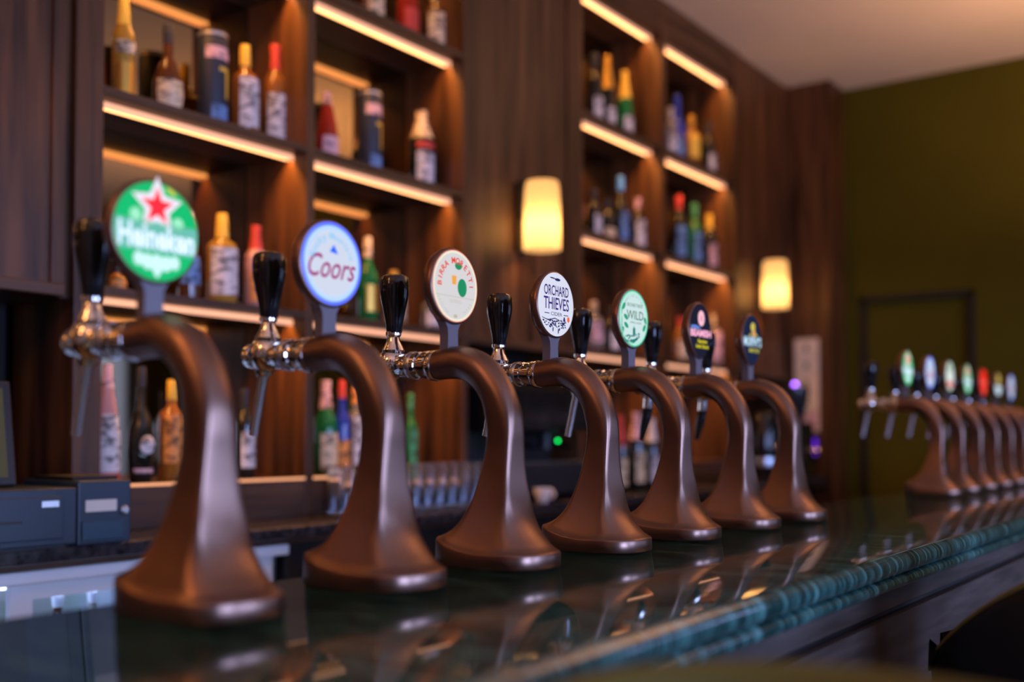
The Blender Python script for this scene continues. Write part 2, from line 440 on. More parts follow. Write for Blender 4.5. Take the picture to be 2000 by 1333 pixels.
def art_green_star():
    a = []
    a.append(('print_dots', ell(ell(NB(), -.50, .28, .13, .13), .50, .22, .13, .13), (.35, .85, .5), .9))
    a.append(('print_star', star(NB(), 0, .50, .62, .30, 1), (.85, .78, .80), .95))
    a.append(('print_star', star(NB(), 0, .50, .40, .165, 2), (1.0, .02, .03), 1.0))
    a.append(('print_banner', band(NB(), -.42, .18, 1), (.14, .50, .36), .9))
    a.append(('print_lettering', put_text(NB(), 'Heineken', 0, -.12, 1.78, .50, 2, 0, .03), (.80, .92, 1.0), 1.0))
    bm = NB()
    for u, v, r1, r2 in ((-.42, -.58, .12, .14), (-.22, -.62, .13, .16), (0, -.64, .15, .19), (.22, -.62, .13, .16), (.42, -.58, .12, .14)): ell(bm, u, v, r1, r2)
    flat(bm, [(-.13, -.76), (.13, -.76), (0, -.94)], 2)
    a.append(('print_emblem', bm, (.62, .90, .82), .95))
    a.append(('print_mark', ell(NB(), .33, .86, .13, .04, rot=-.5), (.65, .62, .05), .9))
    return ((.0, .50, .13), .9), a
def art_blue_rim():
    a = [('print_rim', ringf(NB(), .90, .985), (.10, .16, .95), 1.1), ('print_rim', ringf(NB(), .80, .90), (.42, .62, 1.0), 1.0)]
    bm = NB(); flat(bm, [(-.08, .28), (.20, .24), (.06, .46)])
    a.append(('print_triangle', bm, (.02, .12, .95), 1))
    a.append(('print_lettering', put_text(NB(), 'Coors', 0, -.08, 1.56, .56, 2, .40, .006), (.36, .01, .17), .85))
    bm = NB(); arc_text(bm, 'Rocky', .66, 165, 115, .26); arc_text(bm, 'Mountain', .66, 92, 18, .22)
    a.append(('print_lettering', bm, (.30, .62, .85), .85))
    return ((.56, .60, .64), 1.0), a
def art_red_arc():
    a = [('print_rim', ringf(NB(), .965, .985), (.75, .12, .10), .9), ('print_rim', ringf(NB(), .90, .965), (.80, .74, .50), .95)]
    a.append(('print_lettering', arc_text(NB(), 'BIRRA', .70, 178, 126, .24, 2, .02), (.75, .05, .02), .9))
    a.append(('print_lettering', arc_text(NB(), 'MORETTI', .70, 98, 4, .24, 2, .02), (.75, .05, .02), .9))
    # plain generic stand-in for the printed figure: a green patch with an amber glass
    bm = NB(); ell(bm, .30, -.02, .20, .25); ell(bm, .13, .56, .15, .10)
    a.append(('print_patch', bm, (.01, .28, .10), .8))
    bm = NB(); flat(bm, [(-.14, .04), (.03, .04), (.05, .28), (-.16, .28)])
    a.append(('print_glass', bm, (.85, .36, .05), .9))
    bm = NB(); flat(bm, [(-.86, -.285), (.86, -.285), (.86, -.30), (-.86, -.30)]); put_text(bm, "L'AUTENTICA", 0, -.42, .55, .09, 1)
    arc_text(bm, 'PREMIUM', .80, 205, 245, .10, 1, 0); arc_text(bm, 'LAGER', .80, 295, 325, .10, 1, 0); ell(bm, 0, -.82, .09, .05)
    a.append(('print_lettering', bm, (.55, .50, .36), .8))
    return ((.60, .57, .52), 1.0), a
def art_purple_words():
    a = []; P = (.05, .02, .20)
    a.append(('print_lettering', put_text(NB(), 'ORCHARD', 0, .42, 1.36, .32, 2, 0, .012), P, .7))
    a.append(('print_lettering', put_text(NB(), 'THIEVES', 0, .02, 1.40, .38, 2, 0, .012), P, .7))
    bm = put_text(NB(), 'CIDER', 0, -.30, .62, .11, 2); flat(bm, [(-.66, -.29), (-.40, -.29), (-.40, -.315), (-.66, -.315)], 2); flat(bm, [(.40, -.29), (.66, -.29), (.66, -.315), (.40, -.315)], 2)
    a.append(('print_lettering', bm, P, .7))
    bm = NB(); rnd = random.Random(3)
    for i in range(70):
        u = rnd.uniform(-.72, .55); v = rnd.uniform(-.74, -.50) + .04 * math.cos(u * 3)
        if u * u + v * v < .82: ell(bm, u, v, rnd.uniform(.025, .06), rnd.uniform(.012, .028), 1 + i * .01, 8, rnd.uniform(-.6, .6))
    for u, v, s in ((-.2, -.78, .16), (.1, -.82, .18), (.16, -.76, .1)): ell(bm, u, v, .03, s / 2, 2, 8, rnd.uniform(-.4, .4))
    flat(bm, [(-.80, -.44), (-.45, -.50), (-.1, -.42), (.3, -.50), (.3, -.515), (-.1, -.45), (-.45, -.53), (-.80, -.46)], 2)
    flat(bm, [(.36, -.50), (.50, -.50), (.46, -.36), (.41, -.36)], 2)
    a.append(('print_landscape', bm, (.02, .02, .13), .6))
    bm = NB(); ell(bm, -.20, .80, .16, .02, 1, 10, -.05); ell(bm, .06, .77, .16, .045, 2, 10, .0)
    a.append(('print_sprig', bm, (.02, .02, .13), .6))
    a.append(('print_mark', ell(NB(), .68, -.42, .07, .09, 1, 12), (.9, .12, .03), .9))
    return ((.62, .63, .68), 1.0), a
def art_green_leaves():
    a = [('print_rim', ringf(NB(), .94, .985), (.02, .42, .22), .9), ('print_rim', ringf(NB(), .84, .94), (.42, .78, .58), .9)]
    G = (.01, .16, .10)
    bm = put_text(NB(), 'WILD', .08, .12, 1.12, .30, 2, 0, .0); put_text(bm, 'ORCHARD THIEVES', .06, .46, 1.05, .12, 2); put_text(bm, 'APPLE CIDER', .12, -.14, .76, .06, 2)
    a.append(('print_lettering', bm, G, .6))
    a.append(('print_lettering', arc_text(NB(), 'THE SWEET SIDE OF CIDER', .78, 160, 40, .09, 2, 0), (.10, .35, .24), .7))
    bm = NB()
    for u, v, r in ((-.66, .38, .9), (-.52, .02, -.5), (-.50, -.26, -.5), (-.74, -.46, 1.2), (.80, -.02, -.9), (.72, -.28, .9)): ell(bm, u, v, .15, .08, 1, 14, r)
    for v in (.2, -.1, -.3): ell(bm, -.80, v, .02, .14, 2, 8)
    a.append(('print_leaves', bm, (.01, .36, .16), .8))
    bm = NB(); rnd = random.Random(5)
    flat(bm, [(-.50, -.84), (.42, -.60), (.50, -.56), (.10, -.80), (-.1, -.90)])
    for i in range(46):
        u = rnd.uniform(-.62, .36); v = -.66 + .14 * u + rnd.uniform(-.12, .12)
        ell(bm, u, v, rnd.uniform(.025, .055), rnd.uniform(.02, .035), 1 + i * .01, 8)
    flat(bm, [(-.06, -.58), (.10, -.55), (.10, -.34), (.04, -.30), (.02, -.24), (-.02, -.34), (-.06, -.34)])
    a.append(('print_hill', bm, (.01, .24, .18), .7))
    return ((.54, .68, .61), 1.0), a
def art_pink_band():
    a = [('print_seal', ell(NB(), .06, .48, .25, .30), (.95, .50, .55), .95)]
    a.append(('print_crest', put_text(NB(), 'B', .06, .48, .14, .20, 2), (.55, .1, .2), .7))
    a.append(('print_ribbon', flat(NB(), [(-.72, .18), (-.30, .20), (0, .10), (0, .06), (-.74, .06)]), (.14, .26, .65), .8))
    a.append(('print_lettering', put_text(NB(), 'BEAMISH', 0, -.10, 1.60, .28, 3, 0, .04), (.98, .45, .58), 1.0))
    bm = put_text(NB(), 'Genuine', .10, -.40, .72, .15, 3, 0, .03); put_text(bm, 'Irish Stout', .10, -.60, .98, .15, 3, 0, .03)
    a.append(('print_lettering', bm, (.75, .62, .0), .9))
    return ((.008, .008, .022), .6), a
def art_gold_crest():
    a = [('print_crest', ell(NB(), .06, .55, .20, .19), (.62, .50, .06), .9), ('print_crest', ell(NB(), .12, .28, .17, .15, 2), (.75, .36, .12), .9)]
    a.append(('print_crest', ell(ell(NB(), -.20, .22, .10, .05, 1, 12, .6), .40, .22, .10, .05, 1, 12, -.6), (.5, .5, .03), .8))
    a.append(('print_lettering', put_text(NB(), "MURPHY'S", 0, -.06, 1.58, .42, 3, 0, .02), (.58, .80, .88), 1.0))
    a.append(('print_lettering', put_text(NB(), 'IRISH STOUT', .14, -.44, .95, .16, 3, 0, .03), (.60, .55, .05), .9))
    return ((.006, .016, .05), .6), a
def art_white_red():
    return ((.66, .74, .66), 1.0), [('print_band', band(NB(), -.72, -.35), (.80, .22, .20), .9), ('print_crest', ell(NB(), 0, .55, .4, .3), (.30, .45, .33), .8),
        ('print_rim', ringf(NB(), .9, .985), (.35, .55, .4), .8)]
def art_red():
    return ((.90, .02, .01), 1.0), [('print_lettering', put_text(NB(), 'LAGER', 0, 0, 1.2, .3, 2, 0, .03), (.95, .22, .16), .9), ('print_crest', ell(NB(), 0, -.6, .35, .2), (.9, .15, .1), .9)]
def art_gold_white():
    return ((.02, .03, .03), .6), [('print_crest', ell(NB(), .1, .42, .5, .48), (.65, .48, .10), .9), ('print_band', band(NB(), -.75, -.08), (.62, .76, .85), 1.0)]

def make_tap(label, x, y, rz, kind, art, group, nozzle=False, hx=0):
    t = thing('beer_tap', label, 'beer tap', (x, y, CT), rz, group)
    if 'col' in SH: c = bpy.data.objects.new('column', SH['col']); COL.objects.link(c); c.parent = t
    else: c = obj('column', column_bm(), BRONZE, t, smooth=True, ang=75); SH['col'] = c.data
    def shared(nm, f, m, parent, ang=35):
        if nm in SH: o = bpy.data.objects.new(nm, SH[nm]); COL.objects.link(o); o.parent = parent; return o
        o = obj(nm, f(), m, parent, smooth=True, ang=ang); SH[nm] = o.data; return o
    shared('flange', lambda: lathe(NB(), [(.020, -.160), (.0275, -.158), (.0285, -.152), (.0275, -.146), (.020, -.144)], c=(0, 0, .348), axis='x'), CHROME, t)
    def shank():
        bm = lathe(NB(), [(.020, -.236), (.0225, -.232), (.0225, -.214), (.0195, -.212), (.0195, -.209), (.0245, -.208), (.0245, -.186), (.0210, -.184), (.0210, -.176), (.0252, -.174), (.0252, -.164), (.018, -.162), (.018, -.156)], c=(0, 0, .350), axis='x')
        return bm
    s = shared('shank', shank, CHROME, t)
    shared('knurled_collar', lambda: lathe(NB(), [(.0248, -.2075), (.0256, -.206), (.0256, -.1975), (.0248, -.196)], seg=40, c=(0, 0, .350), axis='x'), STEEL, s)
    def valve():
        bm = sphere(NB(), (-.256, 0, .354), .030, 1, .95, 1.0, 32)
        lathe(bm, [(.019, .372), (.021, .380), (.017, .388), (.013, .396), (.0115, .404), (.0145, .408), (.0145, .414)], c=(-.252, 0, 0))
        lathe(bm, [(.0195, -.296), (.0205, -.292), (.0205, -.280), (.015, -.276)], c=(0, 0, .352), axis='x')
        lathe(bm, [(.012, .318), (.014, .322), (.016, .334)], c=(-.261, 0, 0))
        return bm
    v = shared('valve_body', valve, CHROME, t)
    if nozzle:
        shared('black_nozzle', lambda: tube(NB(), [(-.262, 0, .296), (-.268, 0, .270), (-.276, 0, .240), (-.282, 0, .214)], [.0125, .0135, .010, .007]), BLACKG, v)
        shared('nozzle_collar', lambda: tube(NB(), [(-.260, 0, .325), (-.263, 0, .296)], [.013, .013]), CHROME, v)
    else:
        shared('spout', lambda: tube(NB(), [(-.260, 0, .330), (-.2645, 0, .312), (-.286, 0, .222)], [.010, .0078, .0076]), SATIN, v)
    def handle():
        return lathe(NB(), [(.0135, .412), (.0148, .416), (.0168, .432), (.0212, .454), (.0256, .474), (.0272, .486), (.0276, .498), (.0268, .510), (.0240, .5165), (.017, .5200), (.008, .5213), (.001, .5215)], 32, c=(-.250 + hx, 0, 0))
    shared('handle', handle, BLACKG, t)
    badge(t, kind, art())
    return t
SH = {}
XT = -1.09
YS = [.8634, 1.1809, 1.4867, 1.8095, 2.1245, 2.4614, 2.7834]
G1 = 'beer taps in the near row'; G2 = 'beer taps in the far group'
make_tap('bronze beer tap nearest the camera, green badge with a red star', XT, YS[0], 0, 'disc', art_green_star, G1)
make_tap('bronze beer tap with white badge, blue rim and purple script lettering', XT, YS[1], 0, 'disc', art_blue_rim, G1)
make_tap('bronze beer tap with cream badge ringed by curved red lettering', XT, YS[2], R(1), 'disc', art_red_arc, G1)
make_tap('bronze beer tap with white badge reading in large purple capitals, cider', XT, YS[3], 0, 'disc', art_purple_words, G1)
make_tap('bronze beer tap with green rimmed badge of leaves reading WILD', XT, YS[4], R(-1), 'disc', art_green_leaves, G1)
make_tap('bronze beer tap with black badge, pink lettering and pink seal', XT, YS[5], R(-3), 'shield', art_pink_band, G1, True)
make_tap('last bronze beer tap of the near row, dark badge with pale blue lettering', XT, YS[6], R(-3), 'shield', art_gold_crest, G1, True)
far = [('green badge with a red star, first of the far group', art_green_star), ('pale blue badge, second of the far group', art_blue_rim),
       ('white badge with a red lower band in the far group', art_white_red), ('green badge with a red star, fourth of the far group', art_green_star),
       ('bright red badge in the far group', art_red), ('gold and white badge in the far group', art_gold_white)]
for i, (lb, ar) in enumerate(far):
    make_tap('distant bronze beer tap with ' + lb, XT, 4.285 + .32 * i, 0, 'disc', ar, G2)
make_tap('farthest bronze beer tap at the right edge of the photo', XT, 4.285 + .32 * 6, 0, 'disc', art_blue_rim, G2)

# ------------------------------------------------------------------ wall sconces
SHADE = bpy.data.materials.new('sconce_shade'); SHADE.use_nodes = True
nt = SHADE.node_tree; b = nt.nodes['Principled BSDF']; b.inputs['Base Color'].default_value = (.05, .04, .025, 1); b.inputs['Roughness'].default_value = .6
b.inputs['Transmission Weight'].default_value = 0; 
tr = nt.nodes.new('ShaderNodeBsdfTranslucent'); tr.inputs[0].default_value = (.30, .24, .14, 1)
mx = nt.nodes.new('ShaderNodeMixShader'); mx.inputs[0].default_value = .75
em = nt.nodes.new('ShaderNodeEmission'); em.inputs[0].default_value = (1, .50, .17, 1); em.inputs[1].default_value = .85
ad = nt.nodes.new('ShaderNodeAddShader')
nt.links.new(b.outputs[0], mx.inputs[1]); nt.links.new(tr.outputs[0], mx.inputs[2]); nt.links.new(mx.outputs[0], ad.inputs[0]); nt.links.new(em.outputs[0], ad.inputs[1])
nt.links.new(ad.outputs[0], nt.nodes['Material Output'].inputs[0])
BULB = mat('lamp_bulb', (1, .9, .7), .4, emit=(1, .78, .45), es=30)
def sconce(label, y, zc):
    t = thing('wall_sconce', label, 'lamp', (FX, y, zc), 0, 'wall sconces on the back bar panels')
    Bx('wall_plate', DARKWOOD, t, -.011, .010, -.035, .035, -.155, .162, bevel=.003)
    Bx('bracket_arm', BLACKM, t, .01, .10, -.01, .01, .152, .164)
    bm = NB(); box(bm, .01, .115, -.012, .012, -.002, .010); lathe(bm, [(.02, -.02), (.02, .02)], c=(.115, 0, 0))
    obj('lamp_holder', bm, BLACKM, t)
    obj('bulb', sphere(NB(), (.115, 0, -.045), .014, 1, 1, 1.2, 16), BULB, t, smooth=True)
    pf = [(.083, -.152), (.0835, -.149), (.083, -.06), (.081, .05), (.076, .13), (.070, .152)]
    bm = NB(); A = [[bm.verts.new((.115 + q * math.cos(a), q * math.sin(a), h)) for q, h in pf] for a in [R(-180 + 360 * k / 40) for k in range(41)]]
    for c0, c1 in zip(A, A[1:]):
        for k in range(len(pf) - 1): bm.faces.new((c0[k], c1[k], c1[k + 1], c0[k + 1]))
    s = obj('lamp_shade', bm, SHADE, t, smooth=True)
    l = bpy.data.lights.new('sconce_light', 'POINT'); l.energy = 8; l.color = (1, .50, .17); l.shadow_soft_size = .034
    o = bpy.data.objects.new('sconce_light', l); COL.objects.link(o); o.location = (FX + .115, y, zc - .045)
sconce('amber glass wall sconce beyond the left edge of the photo', 1.27, Z(.990))
sconce('glowing amber glass wall sconce on the wood panel nearer the camera', 3.945, Z(.990))
sconce('glowing amber glass wall sconce beside the corner pillar, farther away', 6.63, Z(.995))

# unseen lamps added to light the room, ceiling and taps
AMBG = mat('amber_globe', (.9, .6, .3), .4, emit=(1, .40, .11), es=10)
GLOBE = mat('opal_globe', (.9, .8, .6), .4, emit=(1, .62, .32), es=2)
for i, (x, y) in enumerate(((2.2, 1.2), (2.2, 3.9), (2.9, 5.6), (.6, -1.9))):  # globes put in out of view to light ceiling and walls
    lab = ['opal pendant globe over the tables, level with the taps', 'opal pendant globe over the tables, middle of the room', 'opal pendant globe over the tables near the far wall', 'opal pendant globe behind the camera'][i]
    t = thing('pendant_lamp', lab, 'lamp', (x, y, CEILZ), 0, 'pendant globes over the room')
    obj('cord', tube(NB(), [(0, 0, 0), (0, 0, -.86)], .004, 8), BLACKM, t)
    obj('globe', sphere(NB(), (0, 0, 2.75 - CEILZ), .15), GLOBE, t, smooth=True)
    t.children[1].visible_shadow = True

for i, (x, y, rz, pw) in enumerate(UPL):  # bodies of the added ceiling lights, out of view
    t = thing('uplighter', ['suspended brass trough uplighter behind the camera', 'suspended brass trough uplighter in the middle of the room', 'suspended brass trough uplighter near the far wall'][i], 'lamp', (x, y, CEILZ), rz, 'trough uplighters')
    bm = NB(); z0 = 2.26 - CEILZ; box(bm, -.15, .15, -1.15, 1.15, z0, z0 + .03); box(bm, -.16, -.15, -1.15, 1.15, z0, z0 + .06); box(bm, .15, .16, -1.15, 1.15, z0, z0 + .06)
    obj('trough', bm, BRONZE, t)
    for yy in (-.9, .9): obj('hanger', tube(NB(), [(0, yy, 0), (0, yy, z0 + .03)], .004, 8), BLACKM, t)
for i, (x, y) in enumerate(((-1.5, -.25), (-1.5, -1.35))):  # unseen globes, added to warm the sides of the taps
    t = thing('bar_pendant', ['amber pendant over the bar just behind the camera', 'amber pendant over the bar, farther behind the camera'][i], 'lamp', (x, y, CEILZ), 0, 'amber pendants over the bar')
    obj('cord', tube(NB(), [(0, 0, 0), (0, 0, 2.84 - CEILZ)], .004, 8), BLACKM, t)
    obj('globe', sphere(NB(), (0, 0, 2.65 - CEILZ), .19), AMBG, t, smooth=True)

# ------------------------------------------------------------------ bottles
def gm(name, col, tr=.55, rough=.06): return mat(name, col, rough, trans=tr, ior=1.45, coat=.2)
AMB = gm('amber_spirit', (.55, .20, .03)); DRK = gm('dark_glass', (.012, .014, .010), .1); GRN = gm('green_glass', (.01, .22, .05), .4)
BLU = gm('blue_glass', (.02, .05, .45), .3); GOLD = gm('golden_spirit', (.70, .40, .05)); CLR = gm('clear_spirit', (.75, .7, .62), .85); RED = gm('red_liqueur', (.45, .03, .01), .4)
BRN = gm('brown_glass', (.12, .04, .01), .3)
PNK = gm('pink_bottle', (.65, .35, .32), .2)
def pm(n, c, r=.6, mt=0): return mat(n, c, r, metal=mt)
LW = pm('white_label', (.62, .58, .56)); LC = pm('cream_label', (.70, .55, .33)); LR = pm('red_label', (.55, .05, .03)); LG = pm('gold_foil', (.70, .42, .08), .3, .8)
LB = pm('blue_label', (.10, .22, .45)); LK = pm('black_label', (.02, .02, .025)); LO = pm('orange_label', (.75, .28, .05)); LBC = pm('blue_cap', (.08, .30, .75)); LP = pm('pink_label', (.7, .42, .42)); LY = pm('yellow_label', (.75, .48, .05))
LGN = pm('green_label', (.05, .30, .12)); LS = pm('silver_foil', (.6, .6, .62), .3, .8)
for m_, c_ in ((LW, (.66, .62, .60)), (LC, (.72, .56, .34)), (LO, (.78, .30, .06)), (LP, (.7, .42, .42)), (LB, (.12, .26, .52)), (LGN, (.05, .30, .12))):
    noise_mix(m_, tuple(v * .22 for v in c_), c_, 26, (1, 1, 2.2), 3, .40, .50)     # printed lines and crests on the labels
def bprof(r, h, style):
    if style == 'wine': return [(r * .9, 0), (r, .006), (r, h * .60), (r * .93, h * .66), (r * .55, h * .73), (r * .38, h * .78), (r * .36, h * .97), (r * .42, h * .975), (r * .42, h * .99), (r * .3, h * .99)]
    if style == 'champ': return [(r * .9, 0), (r, .008), (r, h * .50), (r * .9, h * .58), (r * .5, h * .72), (r * .36, h * .82), (r * .34, h * .96), (r * .45, h * .965), (r * .40, h * .99), (r * .2, h * .99)]
    if style == 'square': return [(r * .95, 0), (r, .005), (r, h * .62), (r * .92, h * .67), (r * .42, h * .73), (r * .36, h * .80), (r * .36, h * .97), (r * .30, h * .99)]
    if style == 'tall': return [(r * .88, 0), (r * .95, .006), (r, h * .52), (r * .9, h * .60), (r * .48, h * .68), (r * .40, h * .76), (r * .34, h * .97), (r * .3, h * .99)]
    if style == 'cone': return [(r * .95, 0), (r, .006), (r * .97, h * .40), (r * .80, h * .58), (r * .5, h * .78), (r * .32, h * .92), (r * .30, h * .99)]
    if style == 'round': return [(r * .7, 0), (r * .8, .004), (r, h * .25), (r * .95, h * .42), (r * .6, h * .58), (r * .34, h * .66), (r * .32, h * .97), (r * .28, h * .99)]
def bottle(label, x, y, z, h, r, style, glass, lab, cap, group, lz=(.12, .50), cz=.80, neck=None, second=None, seal=None):
    t = thing('bottle', label, 'bottle', (x, y, z), random.uniform(-.3, .3), group)
    P = bprof(r, h, style)
    def rad(zz):
        for (r0, z0), (r1, z1) in zip(P, P[1:]):
            if z0 <= zz <= z1: return r0 + (r1 - r0) * ((zz - z0) / max(1e-6, z1 - z0))
        return P[-1][0]
    obj('glass_body', lathe(NB(), P, 26), glass, t, smooth=True, ang=50)
    def wrap(nm, a, b, m, off=.0012):
        zs = [lerp(a, b, k / 8) * h for k in range(9)]
        prof = [(rad(zz) + off, zz) for zz in zs]
        bm = NB(); A = []
        for k in range(17):
            an = R(lerp(-66, 66, k / 16)); A.append([bm.verts.new((q * math.cos(an), q * math.sin(an), zz)) for q, zz in prof])
        for c0, c1 in zip(A, A[1:]):
            for k in range(8): bm.faces.new((c0[k], c1[k], c1[k + 1], c0[k + 1]))
        o = obj(nm, bm, m, t, smooth=True, ang=50); return o
    if lab: wrap('label', lz[0], lz[1], lab)
    if second: wrap('label', second[0], second[1], second[2], .002)
    if seal: o = obj('seal', sphere(NB(), (rad(.3 * h) * .9, 0, .32 * h), r * .62, .4, 1, 1.2, 14), seal, t, smooth=True)
    prof = [(rad(cz * h) + .001, cz * h), (rad(.9 * h) + .0015, .9 * h), (rad(.985 * h) + .002, .985 * h), (rad(.985 * h) + .001, h), (.001, h + .0005)]
    obj('cap', lathe(NB(), prof, 20), cap, t, smooth=True, ang=50)
    return t
fwd = Vector((-math.sin(YAW), math.cos(YAW))); rgt = Vector((math.cos(YAW), math.sin(YAW)))
def ypos(px, X):     # where the sight line of a measured bearing meets the plane at X
    k = (px - 1000) / 2100; d = fwd + rgt * k; return X / d.x * d.y
def hpos(px, py, X):
    k = (px - 1000) / 2100; d = fwd + rgt * k; return (856 - py) / 2100 * (X / d.x)
S1, S2, S3, S0 = Z(.446), Z(1.036), Z(1.626), Z(-.138)
def row(items, z, group, X=-2.955):
    for it in items:
        px, top, wpx, style, glass, lab, cap, label = it[:8]; kw = it[8] if len(it) > 8 else {}
        XX = kw.pop('X', X); y = ypos(px, XX)
        dpt = XX / (fwd + rgt * ((px - 1000) / 2100)).x
        h = Z(hpos(px, top, XX)) - z; r = wpx / 2 / 2100 * dpt
        bottle(label, XX, y, z, h, r, style, glass, lab, cap, group, **kw)
row([(234, -42, 44, 'tall', GOLD, LG, LY, 'tall golden bottle at the left end of the second shelf', {'lz': (.05, .35), 'cz': .66, 'second': (.42, .52, LC)}),
     (322, 42, 58, 'round', BRN, LC, LK, 'dark rounded bottle with a pale label beside the black tube', {'lz': (.12, .40)}),
     (474, 82, 54, 'square', AMB, LW, LY, 'square amber bottle with white label and yellow cap', {'lz': (.14, .64), 'cz': .78}),
     (534, 82, 46, 'wine', AMB, LW, LR, 'amber bottle with white label and red neck at the shelf end', {'lz': (.10, .52), 'cz': .76})],
    S2, 'bottles on the upper shelf of the nearest bay')
row([(636, 176, 46, 'cone', RED, LP, LP, 'red bottle with pink label at the left of its shelf', {'lz': (.05, .38), 'cz': .82}),
     (822, 214, 50, 'wine', DRK, LW, LC, 'dark bottle with cream cap, white label and red seal', {'lz': (.08, .48), 'cz': .66, 'second': (.52, .60, LR)})],
    S2, 'bottles on the upper shelf of the second bay')
def tube_tin(label, px, top, bot, wpx, X, band1, mark):
    y = ypos(px, X); dpt = X / (fwd + rgt * ((px - 1000) / 2100)).x
    h = Z(hpos(px, top, X)) - S2; r = wpx / 2 / 2100 * dpt
    t = thing('gift_tube', label, 'gift tube', (X, y, S2), .15, 'dark gift tubes on the upper shelves')
    NAVY = pm('navy_card', (.016, .024, .040), .5)
    obj('tube_body', lathe(NB(), [(r * .97, 0), (r, .003), (r, h - .004), (r * .97, h)], 32), NAVY, t, smooth=True)
    obj('lid_band', lathe(NB(), [(r + .001, h * .955), (r + .001, h * .985)], 32, cap=False), LS, t, smooth=True)
    def patch(nm, z0, z1, a0, a1, m):
        bm = NB(); n = 8
        A = [bm.verts.new(((r + .0015) * math.cos(R(lerp(a0, a1, k / n))), (r + .0015) * math.sin(R(lerp(a0, a1, k / n))), z0)) for k in range(n + 1)]
        B = [bm.verts.new(((r + .0015) * math.cos(R(lerp(a0, a1, k / n))), (r + .0015) * math.sin(R(lerp(a0, a1, k / n))), z1)) for k in range(n + 1)]
        for k in range(n): bm.faces.new((A[k], A[k + 1], B[k + 1], B[k]))
        obj(nm, bm, m, t, smooth=True)
    patch('label', h * .72, h * .84, -75, 45, LP); patch('label', h * .60, h * .64, -20, 30, LY); patch('label', h * .34, h * .60, 10, 28, LY); patch('label', h * .12, h * .26, -50, 30, LB)
tube_tin('dark navy gift tube with gold mark beside the square amber bottle', 410, 60, 225, 58, -2.955, 0, 0)
tube_tin('dark navy gift tube on the second bay shelf between two bottles', 720, 176, 320, 46, -2.975, 0, 0)
row([(728, -74, 40, 'wine', CLR, LC, LY, 'clear bottle with cream label at the very top of the photo'),
     (794, -60, 44, 'square', RED, LR, LK, 'red labelled bottle on the top shelf beside a pale labelled one'),
     (848, -36, 48, 'square', BRN, LC, LC, 'squat bottle with cream label at the right of the top shelf', {'lz': (.1, .6)})],
    S3, 'bottles on the top shelf of the second bay')
row([(226, 520, 36, 'wine', AMB, LO, LK, 'amber bottle half hidden behind the black handle of the nearest tap'),
     (366, 410, 44, 'cone', BRN, LB, LP, 'bottle with blue label partly behind the green badge', {'lz': (.2, .5), 'cz': .8}),
     (431, 416, 60, 'square', GOLD, LW, LY, 'golden bottle with white label and yellow cap on the lower shelf', {'lz': (.12, .62), 'cz': .74}),
     (498, 440, 44, 'wine', PNK, LO, LR, 'pink and orange bottle at the right of the lower shelf', {'lz': (.10, .45), 'cz': .72})],
    S1, 'bottles on the lower shelf of the nearest bay')
row([(717, 462, 42, 'tall', GRN, LG, LC, 'green bottle with gold label right of the blue rimmed badge', {'lz': (.15, .45), 'cz': .76}),
     (768, 528, 48, 'square', AMB, LC, LG, 'gold capped bottle behind the black handle of the third tap'),
     (842, 566, 42, 'wine', CLR, LW, LK, 'pale bottle at the right end of the lower shelf')],
    S1, 'bottles on the lower shelf of the second bay')
row([(1163, 98, 32, 'wine', DRK, LW, LK, 'dark wine bottle with white label at the left of the high shelf', {'lz': (.12, .42)}),
     (1188, 104, 32, 'champ', DRK, LW, LG, 'champagne bottle with the tallest gold foil neck', {'lz': (.1, .34), 'cz': .58}),
     (1222, 134, 32, 'champ', GRN, LW, LY, 'green champagne bottle with pale yellow foil neck', {'lz': (.1, .36), 'cz': .62}),
     (1256, 142, 36, 'champ', DRK, LC, LO, 'champagne bottle with orange cap and wide cream label', {'lz': (.06, .42), 'cz': .72})],
    S3, 'bottles on the high shelf of the third bay')
row([(1161, 368, 30, 'wine', DRK, LW, LK, 'dark bottle with white label, first on the middle shelf', {'lz': (.15, .5)}),
     (1188, 388, 30, 'wine', DRK, LC, LK, 'dark bottle with low cream label behind the blue capped one', {'lz': (.08, .36)}),
     (1213, 342, 32, 'tall', DRK, LB, LBC, 'tall bottle with bright blue cap on the middle shelf', {'lz': (.12, .5), 'cz': .80}),
     (1247, 386, 32, 'wine', DRK, LW, LP, 'bottle with long white label at the right of the middle shelf', {'lz': (.12, .60)})],
    S2, 'bottles on the middle shelf of the third bay')
row([(1312, 206, 26, 'wine', CLR, LW, LS, 'grey silver bottle beside the bright blue one'),
     (1325, 182, 30, 'tall', BLU, LB, BLU, 'bright blue bottle on the high shelf', {'lz': (.1, .4), 'cz': .8}),
     (1353, 222, 32, 'square', AMB, LY, LG, 'short bottle with gold label right of the blue bottle', {'lz': (.25, .7)}),
     (1386, 236, 28, 'wine', DRK, LW, LK, 'small dark bottle with white label at the shelf end', {'lz': (.1, .45)})],
    S3, 'bottles on the high shelf of the farthest bay')
row([(1328, 380, 28, 'wine', DRK, LB, LR, 'dark bottle with red cap and blue label', {'lz': (.12, .55)}),
     (1358, 396, 28, 'wine', GRN, LB, LGN, 'green bottle with pale blue label in the middle of three', {'lz': (.12, .55)}),
     (1387, 418, 30, 'wine', DRK, LP, LY, 'dark bottle with yellow cap and pink label', {'lz': (.12, .50), 'cz': .76})],
    S2, 'bottles on the middle shelf of the farthest bay')
row([(1160, 588, 36, 'square', CLR, LP, LC, 'pale bottle behind the black handle of the fifth tap', {'lz': (.2, .6)}),
     (1196, 600, 30, 'wine', DRK, LW, LK, 'dark bottle hidden behind the leafy green badge'),
     (1262, 600, 34, 'square', CLR, LW, LS, 'clear bottle between the leafy badge and the next handle')],
    S1, 'bottles on the low shelf of the third bay')
